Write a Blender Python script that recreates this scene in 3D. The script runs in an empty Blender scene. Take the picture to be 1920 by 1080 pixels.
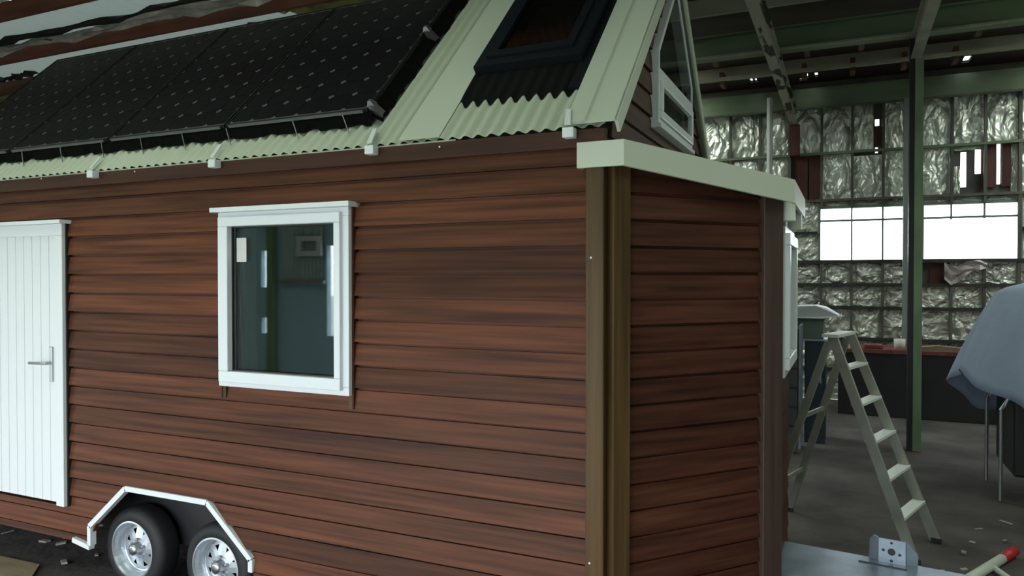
import bpy, math, random
from mathutils import Vector, Matrix
random.seed(7)
R = math.radians
col = bpy.context.scene.collection
scene = bpy.context.scene

# ------------------------------------------------------------------ camera
FPX, PSI, PIT = 1375.0, math.atan(626 / 1375.0), math.atan(19 / 1375.0)
cam_d = bpy.data.cameras.new('camera')
cam_d.sensor_width = 36.0
cam_d.lens = FPX / 1920.0 * 36.0
cam_d.clip_start, cam_d.clip_end = 0.05, 300
cam = bpy.data.objects.new('camera', cam_d)
col.objects.link(cam)
cam.location = (1.078, -3.52, 2.2)
fwd = Vector((-math.sin(PSI) * math.cos(PIT), math.cos(PSI) * math.cos(PIT), -math.sin(PIT)))
cam.rotation_euler = fwd.to_track_quat('-Z', 'Y').to_euler()
scene.camera = cam

# ------------------------------------------------------------------ world: flat overcast sky
world = bpy.data.worlds.new('overcast')
scene.world = world
world.use_nodes = True
bg = world.node_tree.nodes['Background']
bg.inputs['Color'].default_value = (0.87, 0.935, 1.0, 1)
bg.inputs['Strength'].default_value = 1.0

# portals only steer daylight sampling through the barn openings
def portal(name, loc, rot, sx, sy):
    l = bpy.data.lights.new(name, 'AREA')
    l.shape = 'RECTANGLE'; l.size = sx; l.size_y = sy
    l.cycles.is_portal = True
    o = bpy.data.objects.new(name, l); col.objects.link(o)
    o.location = loc; o.rotation_euler = rot
FY = -6.0                                # plane of the barn wall behind the camera
OPEN_F = [(-5.9, 1.4, 0.0, 2.75), (-6.47, -5.9, 1.27, 2.72), (-13.5, -9.6, 0.0, 2.9)]   # doorways (x0,x1,z0,z1)
SKY_ADDED = [(-12.0, -7.6, -5.2, -.4), (-5.6, -1.0, -5.2, -.4), (4.2, 7.6, 5.5, 10.7), (2.4, 7.0, -4.6, 3.6), (-11.0, -1.7, 6.2, 10.6)]   # clear roof sheets, added out of view to let more daylight in (x0,x1,y0,y1)
for k in (0, 2):
    o = OPEN_F[k]
    portal('doorway_daylight', ((o[0]+o[1])/2, FY-.05, (o[2]+o[3])/2), (R(90), 0, 0), o[1]-o[0], o[3]-o[2])
for o in SKY_ADDED:
    portal('added_sheet_portal', ((o[0]+o[1])/2, (o[2]+o[3])/2, 5.83), (0, 0, 0), o[1]-o[0], o[3]-o[2])
portal('back_window_daylight', (2.18, 11.12, 2.99), (R(-90), 0, 0), 3.1, 0.95)

vs = scene.view_settings
vs.view_transform = 'Standard'
vs.look = 'None'
vs.gamma = 1.0
vs.use_curve_mapping = False
vs.exposure = 2.95

# ------------------------------------------------------------------ helpers
class MB:
    def __init__(s): s.v = []; s.f = []; s.m = []
    def quad(s, a, b, c, d, m=0):
        n = len(s.v); s.v += [a, b, c, d]; s.f.append((n, n+1, n+2, n+3)); s.m.append(m)
    def poly(s, pts, m=0):
        n = len(s.v); s.v += list(pts); s.f.append(tuple(range(n, n+len(pts)))); s.m.append(m)
    def hexa(s, p, m=0):
        # p: 8 points, bottom 0-3 counterclockwise from above, top 4-7
        n = len(s.v); s.v += [tuple(q) for q in p]
        for f in ((3,2,1,0),(4,5,6,7),(0,1,5,4),(1,2,6,5),(2,3,7,6),(3,0,4,7)):
            s.f.append(tuple(n+i for i in f)); s.m.append(m)
        return s
    def box(s, x0, x1, y0, y1, z0, z1, m=0):
        return s.hexa([(x0,y0,z0),(x1,y0,z0),(x1,y1,z0),(x0,y1,z0),(x0,y0,z1),(x1,y0,z1),(x1,y1,z1),(x0,y1,z1)], m)
    def prism(s, pts, d, m=0):
        # pts: polygon (3d), extruded by vector d
        k = len(pts); n = len(s.v)
        s.v += [tuple(p) for p in pts] + [tuple(Vector(p)+Vector(d)) for p in pts]
        s.f.append(tuple(range(n+k-1, n-1, -1))); s.m.append(m)
        s.f.append(tuple(range(n+k, n+2*k))); s.m.append(m)
        for i in range(k):
            j = (i+1) % k
            s.f.append((n+i, n+j, n+k+j, n+k+i)); s.m.append(m)
        return s
    def bar(s, a, b, w, h, up=(0,0,1), m=0):
        a = Vector(a); b = Vector(b); d = (b-a).normalized(); up = Vector(up)
        sd = d.cross(up)
        if sd.length < 1e-4: sd = d.cross(Vector((1,0,0)))
        sd.normalize(); u = sd.cross(d).normalized()
        p = []
        for q in (a, b):
            p.append([q + sd*i*w/2 + u*j*h/2 for i, j in ((-1,-1),(1,-1),(1,1),(-1,1))])
        n = len(s.v); s.v += [tuple(x) for x in p[0]+p[1]]
        for f in ((0,1,2,3),(7,6,5,4),(0,4,5,1),(1,5,6,2),(2,6,7,3),(3,7,4,0)):
            s.f.append(tuple(n+i for i in f)); s.m.append(m)
        return s
    def tube(s, pts, r, seg=10, m=0):
        rr = r if isinstance(r, (list, tuple)) else [r]*len(pts)
        pts = [Vector(p) for p in pts]; base = len(s.v)
        for i, p in enumerate(pts):
            d = (pts[min(i+1, len(pts)-1)] - pts[max(i-1, 0)]).normalized()
            a = d.orthogonal().normalized() if abs(d.z) < .99 else Vector((1,0,0))
            if abs(d.z) < .99: a = d.cross(Vector((0,0,1))).normalized()
            b = d.cross(a).normalized()
            for k in range(seg):
                t = 2*math.pi*k/seg
                s.v.append(tuple(p + (a*math.cos(t)+b*math.sin(t))*rr[i]))
        for i in range(len(pts)-1):
            for k in range(seg):
                k2 = (k+1) % seg
                s.f.append((base+i*seg+k, base+i*seg+k2, base+(i+1)*seg+k2, base+(i+1)*seg+k)); s.m.append(m)
        s.f.append(tuple(base+k for k in range(seg))); s.m.append(m)
        s.f.append(tuple(base+(len(pts)-1)*seg+k for k in reversed(range(seg)))); s.m.append(m)
        return s
    def lathe(s, prof, c, axis='y', seg=40, m=0):
        # prof: list of (r, t) ; revolves about axis through c
        base = len(s.v); c = Vector(c)
        for r, t in prof:
            for k in range(seg):
                a = 2*math.pi*k/seg
                if axis == 'y': s.v.append((c.x+r*math.cos(a), c.y+t, c.z+r*math.sin(a)))
                else: s.v.append((c.x+r*math.cos(a), c.y+r*math.sin(a), c.z+t))
        for i in range(len(prof)-1):
            for k in range(seg):
                k2 = (k+1) % seg
                s.f.append((base+i*seg+k, base+i*seg+k2, base+(i+1)*seg+k2, base+(i+1)*seg+k)); s.m.append(m)
        return s
    def mesh(s, name, mats, smooth=False):
        me = bpy.data.meshes.new(name)
        me.from_pydata(s.v, [], s.f)
        for mm in (mats if isinstance(mats, (list, tuple)) else [mats]): me.materials.append(mm)
        for p, mi in zip(me.polygons, s.m): p.material_index = mi; p.use_smooth = smooth
        import bmesh
        bm = bmesh.new(); bm.from_mesh(me)
        bmesh.ops.recalc_face_normals(bm, faces=bm.faces); bm.to_mesh(me); bm.free()
        return me
    def build(s, name, mats, parent=None, smooth=False, bevel=0):
        o = bpy.data.objects.new(name, s.mesh(name, mats, smooth))
        col.objects.link(o)
        if parent: o.parent = parent
        if bevel:
            b = o.modifiers.new('bevel', 'BEVEL'); b.width = bevel; b.segments = 2; b.limit_method = 'ANGLE'
        return o

def tag(o, label, cat, group=None):
    o['label'] = label; o['category'] = cat
    if group: o['group'] = group
    return o
def thing(name, label, cat, loc=(0,0,0), rz=0, group=None):
    o = bpy.data.objects.new(name, None); col.objects.link(o)
    o.location = loc; o.rotation_euler = (0,0,rz)
    return tag(o, label, cat, group)
def struct(o): o['kind'] = 'structure'; return o
def linked(name, me, parent, loc=(0,0,0), rot=(0,0,0), sc=(1,1,1)):
    o = bpy.data.objects.new(name, me); col.objects.link(o)
    o.parent = parent; o.location = loc; o.rotation_euler = rot; o.scale = sc
    return o

def rects_minus(x0, x1, z0, z1, holes):
    xs = sorted({x0, x1, *[min(max(v, x0), x1) for h in holes for v in h[:2]]})
    zs = sorted({z0, z1, *[min(max(v, z0), z1) for h in holes for v in h[2:]]})
    out = []
    for j in range(len(zs)-1):
        run = None
        for i in range(len(xs)-1):
            cx, cz = (xs[i]+xs[i+1])/2, (zs[j]+zs[j+1])/2
            solid = not any(h[0] < cx < h[1] and h[2] < cz < h[3] for h in holes)
            if solid:
                if run: run[1] = xs[i+1]
                else: run = [xs[i], xs[i+1]]
            if (not solid or i == len(xs)-2) and run:
                out.append((run[0], run[1], zs[j], zs[j+1])); run = None
    return out

# ------------------------------------------------------------------ materials
def mat(name, color, rough=.5, metal=0.0, var=0.0, scale=(6,6,6), rnd=0.0, bump=0.0, bscale=40, color2=None, detail=4, spec=.5, sharp=None):
    m = bpy.data.materials.new(name); m.use_nodes = True
    nt = m.node_tree; b = nt.nodes['Principled BSDF']
    b.inputs['Roughness'].default_value = rough; b.inputs['Metallic'].default_value = metal
    b.inputs['Specular IOR Level'].default_value = spec
    c1 = (*color, 1); b.inputs['Base Color'].default_value = c1
    tc = nt.nodes.new('ShaderNodeTexCoord'); mp = nt.nodes.new('ShaderNodeMapping')
    mp.inputs['Scale'].default_value = scale
    nt.links.new(tc.outputs['Object'], mp.inputs['Vector'])
    vec = mp.outputs['Vector']
    if rnd:
        oi = nt.nodes.new('ShaderNodeObjectInfo'); ad = nt.nodes.new('ShaderNodeVectorMath'); ad.operation = 'ADD'
        mu = nt.nodes.new('ShaderNodeMath'); mu.operation = 'MULTIPLY'; mu.inputs[1].default_value = 37.0
        nt.links.new(oi.outputs['Random'], mu.inputs[0]); nt.links.new(mu.outputs[0], ad.inputs[1]); nt.links.new(vec, ad.inputs[0])
        vec = ad.outputs[0]
    out = None
    if var or color2:
        no = nt.nodes.new('ShaderNodeTexNoise'); no.inputs['Scale'].default_value = 1.0; no.inputs['Detail'].default_value = detail
        nt.links.new(vec, no.inputs['Vector'])
        ra = nt.nodes.new('ShaderNodeValToRGB')
        lo, hi = sharp if sharp else (.3, .7)
        ra.color_ramp.elements[0].position = lo; ra.color_ramp.elements[1].position = hi
        c2 = color2 if color2 else tuple(max(0, c*(1+var)) for c in color)
        c0 = color if color2 else tuple(max(0, c*(1-var)) for c in color)
        ra.color_ramp.elements[0].color = (*c0, 1); ra.color_ramp.elements[1].color = (*c2, 1)
        nt.links.new(no.outputs['Fac'], ra.inputs['Fac']); out = ra.outputs['Color']
    if rnd and out:
        hs = nt.nodes.new('ShaderNodeHueSaturation')
        mr = nt.nodes.new('ShaderNodeMapRange'); mr.inputs['To Min'].default_value = 1-rnd; mr.inputs['To Max'].default_value = 1+rnd
        nt.links.new(oi.outputs['Random'], mr.inputs['Value']); nt.links.new(mr.outputs[0], hs.inputs['Value'])
        nt.links.new(out, hs.inputs['Color']); out = hs.outputs['Color']
    if out: nt.links.new(out, b.inputs['Base Color'])
    if bump:
        n2 = nt.nodes.new('ShaderNodeTexNoise'); n2.inputs['Scale'].default_value = bscale; n2.inputs['Detail'].default_value = 3
        nt.links.new(tc.outputs['Object'], n2.inputs['Vector'])
        bp = nt.nodes.new('ShaderNodeBump'); bp.inputs['Strength'].default_value = bump; bp.inputs['Distance'].default_value = .02
        nt.links.new(n2.outputs['Fac'], bp.inputs['Height']); nt.links.new(bp.outputs['Normal'], b.inputs['Normal'])
    return m

M = {}
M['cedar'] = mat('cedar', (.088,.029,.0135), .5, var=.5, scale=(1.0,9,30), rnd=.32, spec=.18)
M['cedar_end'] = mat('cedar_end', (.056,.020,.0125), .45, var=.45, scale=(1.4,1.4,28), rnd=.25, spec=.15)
M['post'] = mat('post_timber', (.070,.040,.016), .45, var=.35, scale=(30,30,1.0), rnd=.12, spec=.2)
M['frieze'] = mat('frieze_timber', (.050,.020,.012), .45, var=.3, scale=(1.2,9,20), spec=.2)
M['roof'] = mat('painted_roof_steel', (.46,.50,.41), .42, var=.04, scale=(1,1,1))
M['flash'] = mat('painted_flashing', (.52,.56,.48), .4, var=.03, scale=(1,1,1))
M['upvc'] = mat('white_upvc', (.70,.73,.78), .3)
M['door'] = mat('white_door_paint', (.70,.72,.76), .4)
M['chrome'] = mat('brushed_steel', (.45,.46,.48), .35, 1.0)
M['black'] = mat('black_seal', (.012,.012,.014), .5)
M['cellback'] = mat('pale_backsheet', (.085,.08,.095), .4)
M['cell'] = mat('solar_cell', (.004,.0035,.006), .2, var=.3, scale=(3,3,3), spec=.09)
M['pframe'] = mat('panel_frame', (.010,.010,.012), .4, .0, spec=.2)
M['pedge'] = mat('panel_edge_alloy', (.20,.20,.23), .35, .8)
M['skirt'] = mat('black_mesh_skirt', (.004,.004,.004), .9, spec=.05)
M['skyl'] = mat('skylight_frame', (.006,.008,.012), .5, spec=.12)
M['lead'] = mat('dark_lead_flashing', (.005,.006,.006), .7, spec=.08)
M['inner'] = mat('dark_plywood_lining', (.05,.045,.04), .7)
M['stud'] = mat('pine_stud', (.22,.17,.11), .6, var=.15, scale=(20,20,1))
M['tyre'] = mat('tyre_rubber', (.012,.012,.014), .65)
M['rim'] = mat('galvanised_rim', (.62,.66,.72), .3, .75)
M['chassis'] = mat('dark_chassis', (.02,.02,.022), .6)
M['galv'] = mat('galvanised_steel', (.30,.35,.41), .38, .7, var=.2, scale=(5,5,5))
M['dirt'] = mat('dirt_floor', (.028,.022,.022), .9, color2=(.088,.075,.071), scale=(1.6,1.6,1.6), bump=.6, bscale=9, detail=8)
M['bounce_pale'] = mat('pale_bounce_slab', (.60,.565,.53), .85, var=.12, scale=(1,1,1))  # pale tone for the unseen slab that bounces light
M['grass'] = mat('grass', (.10,.18,.045), .9, var=.4, scale=(1,1,1))
M['gravel'] = mat('pale_gravel', (.42,.41,.38), .9, var=.2, scale=(1,1,1))
M['girt'] = mat('dark_girt', (.035,.035,.03), .7, var=.3, scale=(6,6,6))
M['studgrey'] = mat('weathered_stud', (.11,.105,.085), .7, var=.3, scale=(6,6,2), rnd=.15)
M['green'] = mat('green_painted_steel', (.15,.20,.115), .6, var=.25, scale=(1.2,3,3))
M['palegreen'] = mat('pale_green_post', (.20,.29,.155), .55, var=.2, scale=(8,8,1.5))
M['peel'] = mat('peeling_paint_beam', (.02,.016,.012), .7, color2=(.42,.42,.33), scale=(7,1.6,7), sharp=(.44,.48), detail=8)
M['flange'] = mat('pale_flange', (.32,.31,.24), .6, var=.2, scale=(2,3,3))
M['purlin'] = mat('red_brown_purlin', (.10,.026,.014), .7, var=.4, scale=(1,8,8), rnd=.15)
M['block'] = mat('brown_block', (.13,.06,.035), .7, rnd=.3, var=.2)
M['sheet'] = mat('grey_roof_sheet', (.42,.46,.44), .5, .2, var=.15, scale=(.6,.6,.6))
M['sark'] = mat('dark_sarking', (.035,.02,.02), .75, var=.4, scale=(.8,3,1))
M['paper'] = mat('torn_black_paper', (.010,.008,.010), .7)
M['foilpaper'] = mat('hanging_foil_paper', (.38,.34,.33), .45, .3, var=.35, scale=(4,4,4), bump=.5, bscale=6)
M['olive'] = mat('olive_insulation', (.22,.21,.075), .8, var=.4, scale=(3,6,3), bump=.5, bscale=10)
M['cladding'] = mat('wall_cladding', (.12,.11,.10), .7, var=.3, scale=(2,2,2))
M['brown'] = mat('red_brown_board', (.095,.03,.022), .7, var=.35, scale=(9,9,1.4), rnd=.2)
M['greypost'] = mat('grey_post', (.24,.26,.26), .55, var=.15, scale=(6,6,1))
M['alu'] = mat('ladder_aluminium', (.36,.37,.32), .45, .55, var=.15, scale=(5,5,5))
M['alu2'] = mat('worn_white_step', (.62,.64,.62), .5)
M['tarp'] = mat('blue_grey_cover', (.27,.33,.44), .75, var=.12, scale=(3,3,2), bump=.3, bscale=5)
M['darkmetal'] = mat('dark_metal', (.008,.007,.008), .55, var=.4, scale=(3,3,3))
M['greenbox'] = mat('grey_green_box', (.13,.18,.14), .5)
M['whiteb'] = mat('white_board', (.62,.66,.68), .5)
M['cabgrey'] = mat('slate_cabinet', (.10,.11,.12), .5, var=.2, scale=(3,3,3))
M['cabblue'] = mat('navy_cabinet', (.02,.03,.045), .45)
M['red'] = mat('red_paint', (.45,.012,.02), .45)
M['redbrown'] = mat('red_brown_paint', (.15,.035,.028), .6, var=.4, scale=(7,7,7))
M['cream'] = mat('cream_plastic', (.60,.57,.48), .5)
M['pvc'] = mat('off_white_pipe', (.55,.57,.52), .5)
M['tan'] = mat('tan_board', (.20,.15,.10), .8, var=.25, scale=(3,9,3))
M['chip'] = mat('wood_chip', (.28,.26,.22), .8, rnd=.35, var=.2)
M['label'] = mat('paper_label', (.62,.60,.60), .7)
M['corr'] = mat('corrugated_wall_steel', (.45,.52,.52), .5, .2, var=.15, scale=(1,1,1))
M['bluewall'] = mat('dark_blue_wall', (.42,.60,.72), .6)

def foil_mat():
    m = bpy.data.materials.new('crumpled_foil'); m.use_nodes = True
    nt = m.node_tree; b = nt.nodes['Principled BSDF']
    b.inputs['Base Color'].default_value = (.86,.88,.78,1); b.inputs['Metallic'].default_value = .6; b.inputs['Roughness'].default_value = .42
    tc = nt.nodes.new('ShaderNodeTexCoord'); oi = nt.nodes.new('ShaderNodeObjectInfo')
    ad = nt.nodes.new('ShaderNodeVectorMath'); ad.operation = 'ADD'
    mu = nt.nodes.new('ShaderNodeMath'); mu.operation = 'MULTIPLY'; mu.inputs[1].default_value = 50
    nt.links.new(oi.outputs['Random'], mu.inputs[0]); nt.links.new(tc.outputs['Object'], ad.inputs[0]); nt.links.new(mu.outputs[0], ad.inputs[1])
    n = nt.nodes.new('ShaderNodeTexNoise'); n.inputs['Scale'].default_value = 2.3; n.inputs['Detail'].default_value = 2.5; n.inputs['Distortion'].default_value = .5
    nt.links.new(ad.outputs[0], n.inputs['Vector'])
    bp = nt.nodes.new('ShaderNodeBump'); bp.inputs['Strength'].default_value = .8; bp.inputs['Distance'].default_value = .25
    nt.links.new(n.outputs['Fac'], bp.inputs['Height']); nt.links.new(bp.outputs['Normal'], b.inputs['Normal'])
    return m
M['foil'] = foil_mat()

def glass_mat(name, tint=(.9,.96,.95)):
    m = bpy.data.materials.new(name); m.use_nodes = True
    b = m.node_tree.nodes['Principled BSDF']
    b.inputs['Base Color'].default_value = (*tint, 1); b.inputs['Roughness'].default_value = 0.0
    b.inputs['Transmission Weight'].default_value = 1.0; b.inputs['IOR'].default_value = 1.5
    return m
def clear_mat(name, c):
    m = bpy.data.materials.new(name); m.use_nodes = True
    nt = m.node_tree; nt.nodes.clear()
    o = nt.nodes.new('ShaderNodeOutputMaterial'); t = nt.nodes.new('ShaderNodeBsdfTransparent')
    t.inputs['Color'].default_value = (*c, 1); nt.links.new(t.outputs[0], o.inputs['Surface'])
    return m
M['clear'] = clear_mat('green_tint_sheet', (.50,.52,.44))  # green tint colours the daylight from the added front sheets
M['clear_fill'] = clear_mat('bright_fill_sheet', (.86,.88,.82))  # higher transmission, to brighten the back of the barn
def fibre_mat():
    m = bpy.data.materials.new('grimy_fibreglass'); m.use_nodes = True
    nt = m.node_tree; nt.nodes.clear()
    o = nt.nodes.new('ShaderNodeOutputMaterial'); ad = nt.nodes.new('ShaderNodeAddShader')
    t = nt.nodes.new('ShaderNodeBsdfTranslucent'); d = nt.nodes.new('ShaderNodeBsdfDiffuse')
    t.inputs['Color'].default_value = (.024,.028,.025,1); d.inputs['Color'].default_value = (.28,.31,.29,1)
    nt.links.new(t.outputs[0], ad.inputs[0]); nt.links.new(d.outputs[0], ad.inputs[1]); nt.links.new(ad.outputs[0], o.inputs['Surface'])
    return m
M['fibre'] = fibre_mat()
M['glass'] = glass_mat('window_glass')
M['tint'] = glass_mat('skylight_glass', (.35,.38,.40))

# ================================================================== SETTING
# ---- floor
b = MB(); n = 40
X0, X1, Y0, Y1 = -16, 8, FY, 11
for i in range(n+1):
    for j in range(n+1):
        x = X0+(X1-X0)*i/n; y = Y0+(Y1-Y0)*j/n
        b.v.append((x, y, random.uniform(-.018, .0)))
for i in range(n):
    for j in range(n):
        a = i*(n+1)+j; b.f.append((a, a+n+1, a+n+2, a+1)); b.m.append(0)
floor = struct(b.build('floor', M['dirt'], smooth=True))
MB().box(-13,7.5,FY,-.55,-.03,.02).build('bounce_slab', M['bounce_pale'], floor)  # unseen slab added to bounce light onto the lower wall and ceiling
b = MB()
for (x0,x1,y0,y1) in ((-60,60,-13,FY-.1),(-60,60,11.1,70),(-60,-16.1,FY-.1,11.1),(8.1,60,FY-.1,11.1)):
    b.quad((x0,y0,-.06),(x1,y0,-.06),(x1,y1,-.06),(x0,y1,-.06))
struct(b.build('ground', M['grass']))
b = MB(); b.quad((-60,-70,-.06),(60,-70,-.06),(60,-13,-.06),(-60,-13,-.06)); struct(b.build('ground', M['gravel']))

# ---- back wall: cladding with real openings
WB = 11.0
COLS = [-3.2,-2.65,-2.08,-1.506,-.934,-.399,.119,.666,1.169,1.665,2.138,2.707,3.188,3.675,4.2,4.75,5.3]
WIN = [(.65,2.06,2.525,3.455),(2.10,2.16,2.525,3.455),(2.30,3.69,2.525,3.455)]
SLOTS = [(2.845,2.93,3.745,4.34),(3.055,3.14,3.96,4.64),(3.365,3.42,3.77,4.50),(1.535,1.60,4.90,5.02),(1.54,1.58,4.42,4.52),(.46,.485,4.32,4.45)]
b = MB()
for (x0,x1,z0,z1) in rects_minus(-16, 8, 0, 5.85, WIN+SLOTS):
    b.box(x0, x1, WB+.05, WB+.09, z0, z1)
wall_back = struct(b.build('wall_back', M['cladding']))
# crumpled foil sheets, one per stud bay
def foil_mesh(seed, nn=7, amp=.5):
    rd = random.Random(seed); b = MB()
    for i in range(nn+1):
        for j in range(nn+1):
            u, v = i/nn, j/nn
            e = min(u,1-u,v,1-v)*4; e = min(1, e+.15)
            b.v.append((u, (-.035*math.sin(math.pi*u)*math.sin(math.pi*v)*rd.uniform(.6,1.3) + rd.uniform(-.018,.018)*e), v))
    for i in range(nn):
        for j in range(nn):
            a = i*(nn+1)+j; b.f.append((a, a+nn+1, a+nn+2, a+1)); b.m.append(0)
    return b.mesh('foil_sheet', M['foil'])
FM = [foil_mesh(s) for s in range(6)]
ROWS = [0.0,.55,1.11,1.665,2.075,2.49,3.02,3.60,4.45,5.28]
BROWN_CELLS = {(.119,3.60)}
def inside(cx, cz, hs): return any(h[0] < cx < h[1] and h[2] < cz < h[3] for h in hs)
for i in range(len(COLS)-1):
    for j in range(len(ROWS)-1):
        x0,x1,z0,z1 = COLS[i],COLS[i+1],ROWS[j],ROWS[j+1]
        if x0 > .6 and x1 < 3.7 and z0 == 2.49:
            continue
        if x0 > .6 and x1 < 3.7 and z0 == 3.02: z0 = 3.47
        cell = (round(x0,3), round(z0,2))
        if cell in BROWN_CELLS: 
            for k in range(2):
                xa = x0+.10+(k*.235)
                MB().box(xa, xa+.21, WB-.005, WB+.02, z0, z1-.02).build('board', M['brown'], wall_back)
            continue
        if x0 == 2.707 and z0 == 3.60:   # torn bay with open slots
            o = linked('foil_sheet', FM[2], wall_back, (x0, WB, 4.36), sc=(.48, 1, .1))
            linked('foil_sheet', FM[4], wall_back, (x0+.01, WB+.02, 3.6), sc=(.12, 1, .5))
            continue
        if x0 == 3.188 and z0 == 3.60:
            for (xa, xb) in ((3.15,3.355),(3.43,3.56)):
                MB().box(xa, xb, WB-.0, WB+.03, z0+.12, z1-.03).build('board', M['brown'], wall_back)
            linked('foil_sheet', FM[1], wall_back, (3.56, WB+.02, 3.62), sc=(.11, 1, .8))
            continue
        if x0 == 1.169 and z0 == 4.45:
            linked('foil_sheet', FM[1], wall_back, (x0, WB, z0), sc=(.34, 1, z1-z0)); 
            MB().box(1.51, 1.665, WB+.02, WB+.04, 4.55, 4.88).build('board', M['brown'], wall_back)
            continue
        if x0 == 1.169 and z0 == 3.60:
            linked('foil_sheet', FM[3], wall_back, (x0, WB, z0), sc=(x1-x0, 1, .78)); continue
        if x0 == 2.138 and z0 == 2.075:
            MB().box(2.40, 2.66, WB+.0, WB+.03, z0, z1).build('board', M['brown'], wall_back); continue
        linked('foil_sheet', FM[(i*5+j*3) % 6], wall_back, (x0+.01, WB, z0), sc=(x1-x0-.02, 1, z1-z0))
# a pale scrap of plastic caught on the girt
b = MB(); rd = random.Random(5)
for i in range(7):
    for j in range(5):
        u, v = i/6, j/4
        b.v.append((2.60+u*.62, WB-.1-.05*rd.random(), 2.46-.05*math.sin(u*6)-v*(.38-.28*abs(u-.15)**.6)+rd.uniform(-.02,.02)))
for i in range(6):
    for j in range(4):
        a = i*5+j; b.f.append((a,a+5,a+6,a+1)); b.m.append(0)
o = b.build('plastic_scrap', M['foilpaper'], wall_back)
# studs and girts
for x in COLS:
    if x in (.666,1.169,1.665,2.707,3.188):
        MB().box(x-.022, x+.022, WB-.09, WB-.02, 3.47, 5.28).build('stud', M['studgrey'], wall_back)
        MB().box(x-.022, x+.022, WB-.09, WB-.02, 0, 2.5).build('stud', M['studgrey'], wall_back)
    else:
        MB().box(x-.025, x+.025, WB-.09, WB-.02, 0, 5.28).build('stud', M['studgrey'], wall_back)
for z in ROWS[1:-1]:
    th = .03 if z < 3 else .022
    if z == 3.02:
        for (xa, xb) in ((-3.2,.6),(3.72,5.3)):
            MB().box(xa, xb, WB-.10, WB-.01, z-th, z+th).build('girt', M['girt'], wall_back)
        continue
    MB().box(-3.2, 5.3, WB-.10, WB-.01, z-th, z+th).build('girt', M['girt' if z < 3 else ('green' if z == 4.45 else 'studgrey')], wall_back)
# window bars and panes in the two light openings
win_n = 0
for (x0,x1,z0,z1) in (WIN[0], WIN[2]):
    win_n += 1
    w = MB()
    w.box(x0-.04,x1+.04,WB-.04,WB+.1,z0-.05,z0); w.box(x0-.04,x1+.04,WB-.04,WB+.1,z1,z1+.04)
    w.box(x0-.04,x0,WB-.04,WB+.1,z0,z1); w.box(x1,x1+.04,WB-.04,WB+.1,z0,z1)
    wo = struct(w.build('window_%d' % win_n, M['greypost']))
    MB().box(x0,x1,WB-.03,WB+.03,3.215,3.25).build('window_bar', M['greypost'], wo)
    ms = [c for c in (1.169,1.665,2.707,3.188) if x0 < c < x1]
    for c in ms:
        MB().box(c-.014,c+.014,WB-.04,WB+.04,(z0 if c < 2.2 else 3.2),z1).build('window_bar', M['greypost'], wo)
    e = [x0]+ms+[x1]
    for k in range(len(e)-1):
        MB().box(e[k]+.005,e[k+1]-.005,WB+.055,WB+.06,z0,z1).build('pane', M['glass'], wo)

# ---- front wall (behind the camera): doorways, slit windows and steel lining
holes = OPEN_F + [(-7.84,-7.66,2.04,2.66), (-7.84,-7.66,1.27,1.54)]
b = MB()
for (x0,x1,z0,z1) in rects_minus(-16, 8, 0, 5.9, holes): b.box(x0,x1,FY-.1,FY,z0,z1)
wall_front = struct(b.build('wall_front', M['bluewall']))
b = MB(); N = 44
for k in range(N):
    xa = -7.3+.82*k/N; xb = -7.3+.82*(k+1)/N
    ya = FY+.05+.012*math.cos(k*math.pi/2); yb = FY+.05+.012*math.cos((k+1)*math.pi/2)
    b.quad((xa,ya,2.16),(xb,yb,2.16),(xb,yb,4.2),(xa,ya,4.2))
b.build('steel_lining', M['corr'], wall_front)
MB().box(-7.4,-6.48,FY+.03,FY+.08,2.11,2.16).build('ledge', M['flange'], wall_front)
MB().box(-7.60,-7.49,FY+.02,FY+.14,0,5.6).build('column', M['palegreen'], wall_front)
b = MB()
for (x0,x1,z0,z1) in rects_minus(-7.0,-6.5,2.55,2.87,[(-6.91,-6.6,2.63,2.79)]): b.box(x0,x1,FY+.08,FY+.11,z0,z1)
b.build('vent_frame', M['upvc'], wall_front)
# ---- side walls
b = MB(); b.box(-16.1,-16,FY,11.1,0,5.9); struct(b.build('wall_left', M['cladding']))
b = MB(); b.box(8,8.1,FY,11.1,0,5.9); struct(b.build('wall_right', M['cladding']))

# ---- ceiling: corrugated sheets, sarking, purlins, beams
CZ = 5.80
PIN = [(.40,.45,10.32,10.60),(.56,.61,10.32,10.60),(-.52,-.47,10.26,10.52),(-.44,-.40,10.28,10.52),(.30,.34,10.6,10.75),(2.80,2.90,10.3,10.68)]
b = MB(); pit = .24
def csheet(x0, x1, y0, y1):
    n = max(1, round((x1-x0)/(pit/2)))
    for k in range(n):
        a, c = x0+(x1-x0)*k/n, x0+(x1-x0)*(k+1)/n
        za, zc = CZ+.018*math.cos(math.pi*k), CZ+.018*math.cos(math.pi*(k+1))
        b.quad((a,y0,za),(c,y0,zc),(c,y1,zc),(a,y1,za))
FIB = (-15.5, -4.4, 2.5, 5.9)
for (x0,x1,y0,y1) in rects_minus(-16, -2.0, FY-.1, 11.1, SKY_ADDED+[FIB]): csheet(x0,x1,y0,y1)
for (x0,x1,y0,y1) in rects_minus(-2.0, 8, FY-.1, 11.1, PIN+SKY_ADDED): b.box(x0,x1,y0,y1,CZ,CZ+.02)
ceiling = struct(b.build('ceiling', M['sheet']))
b = MB(); csheet(*FIB); b.build('fibreglass_sheet', M['fibre'], ceiling)
b = MB()
for (x0,x1,y0,y1) in rects_minus(-2.4, 8, 1.0, 11.0, PIN+SKY_ADDED): b.box(x0,x1,y0,y1,CZ-.035,CZ-.025)
b.build('sarking', M['sark'], ceiling)
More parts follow.
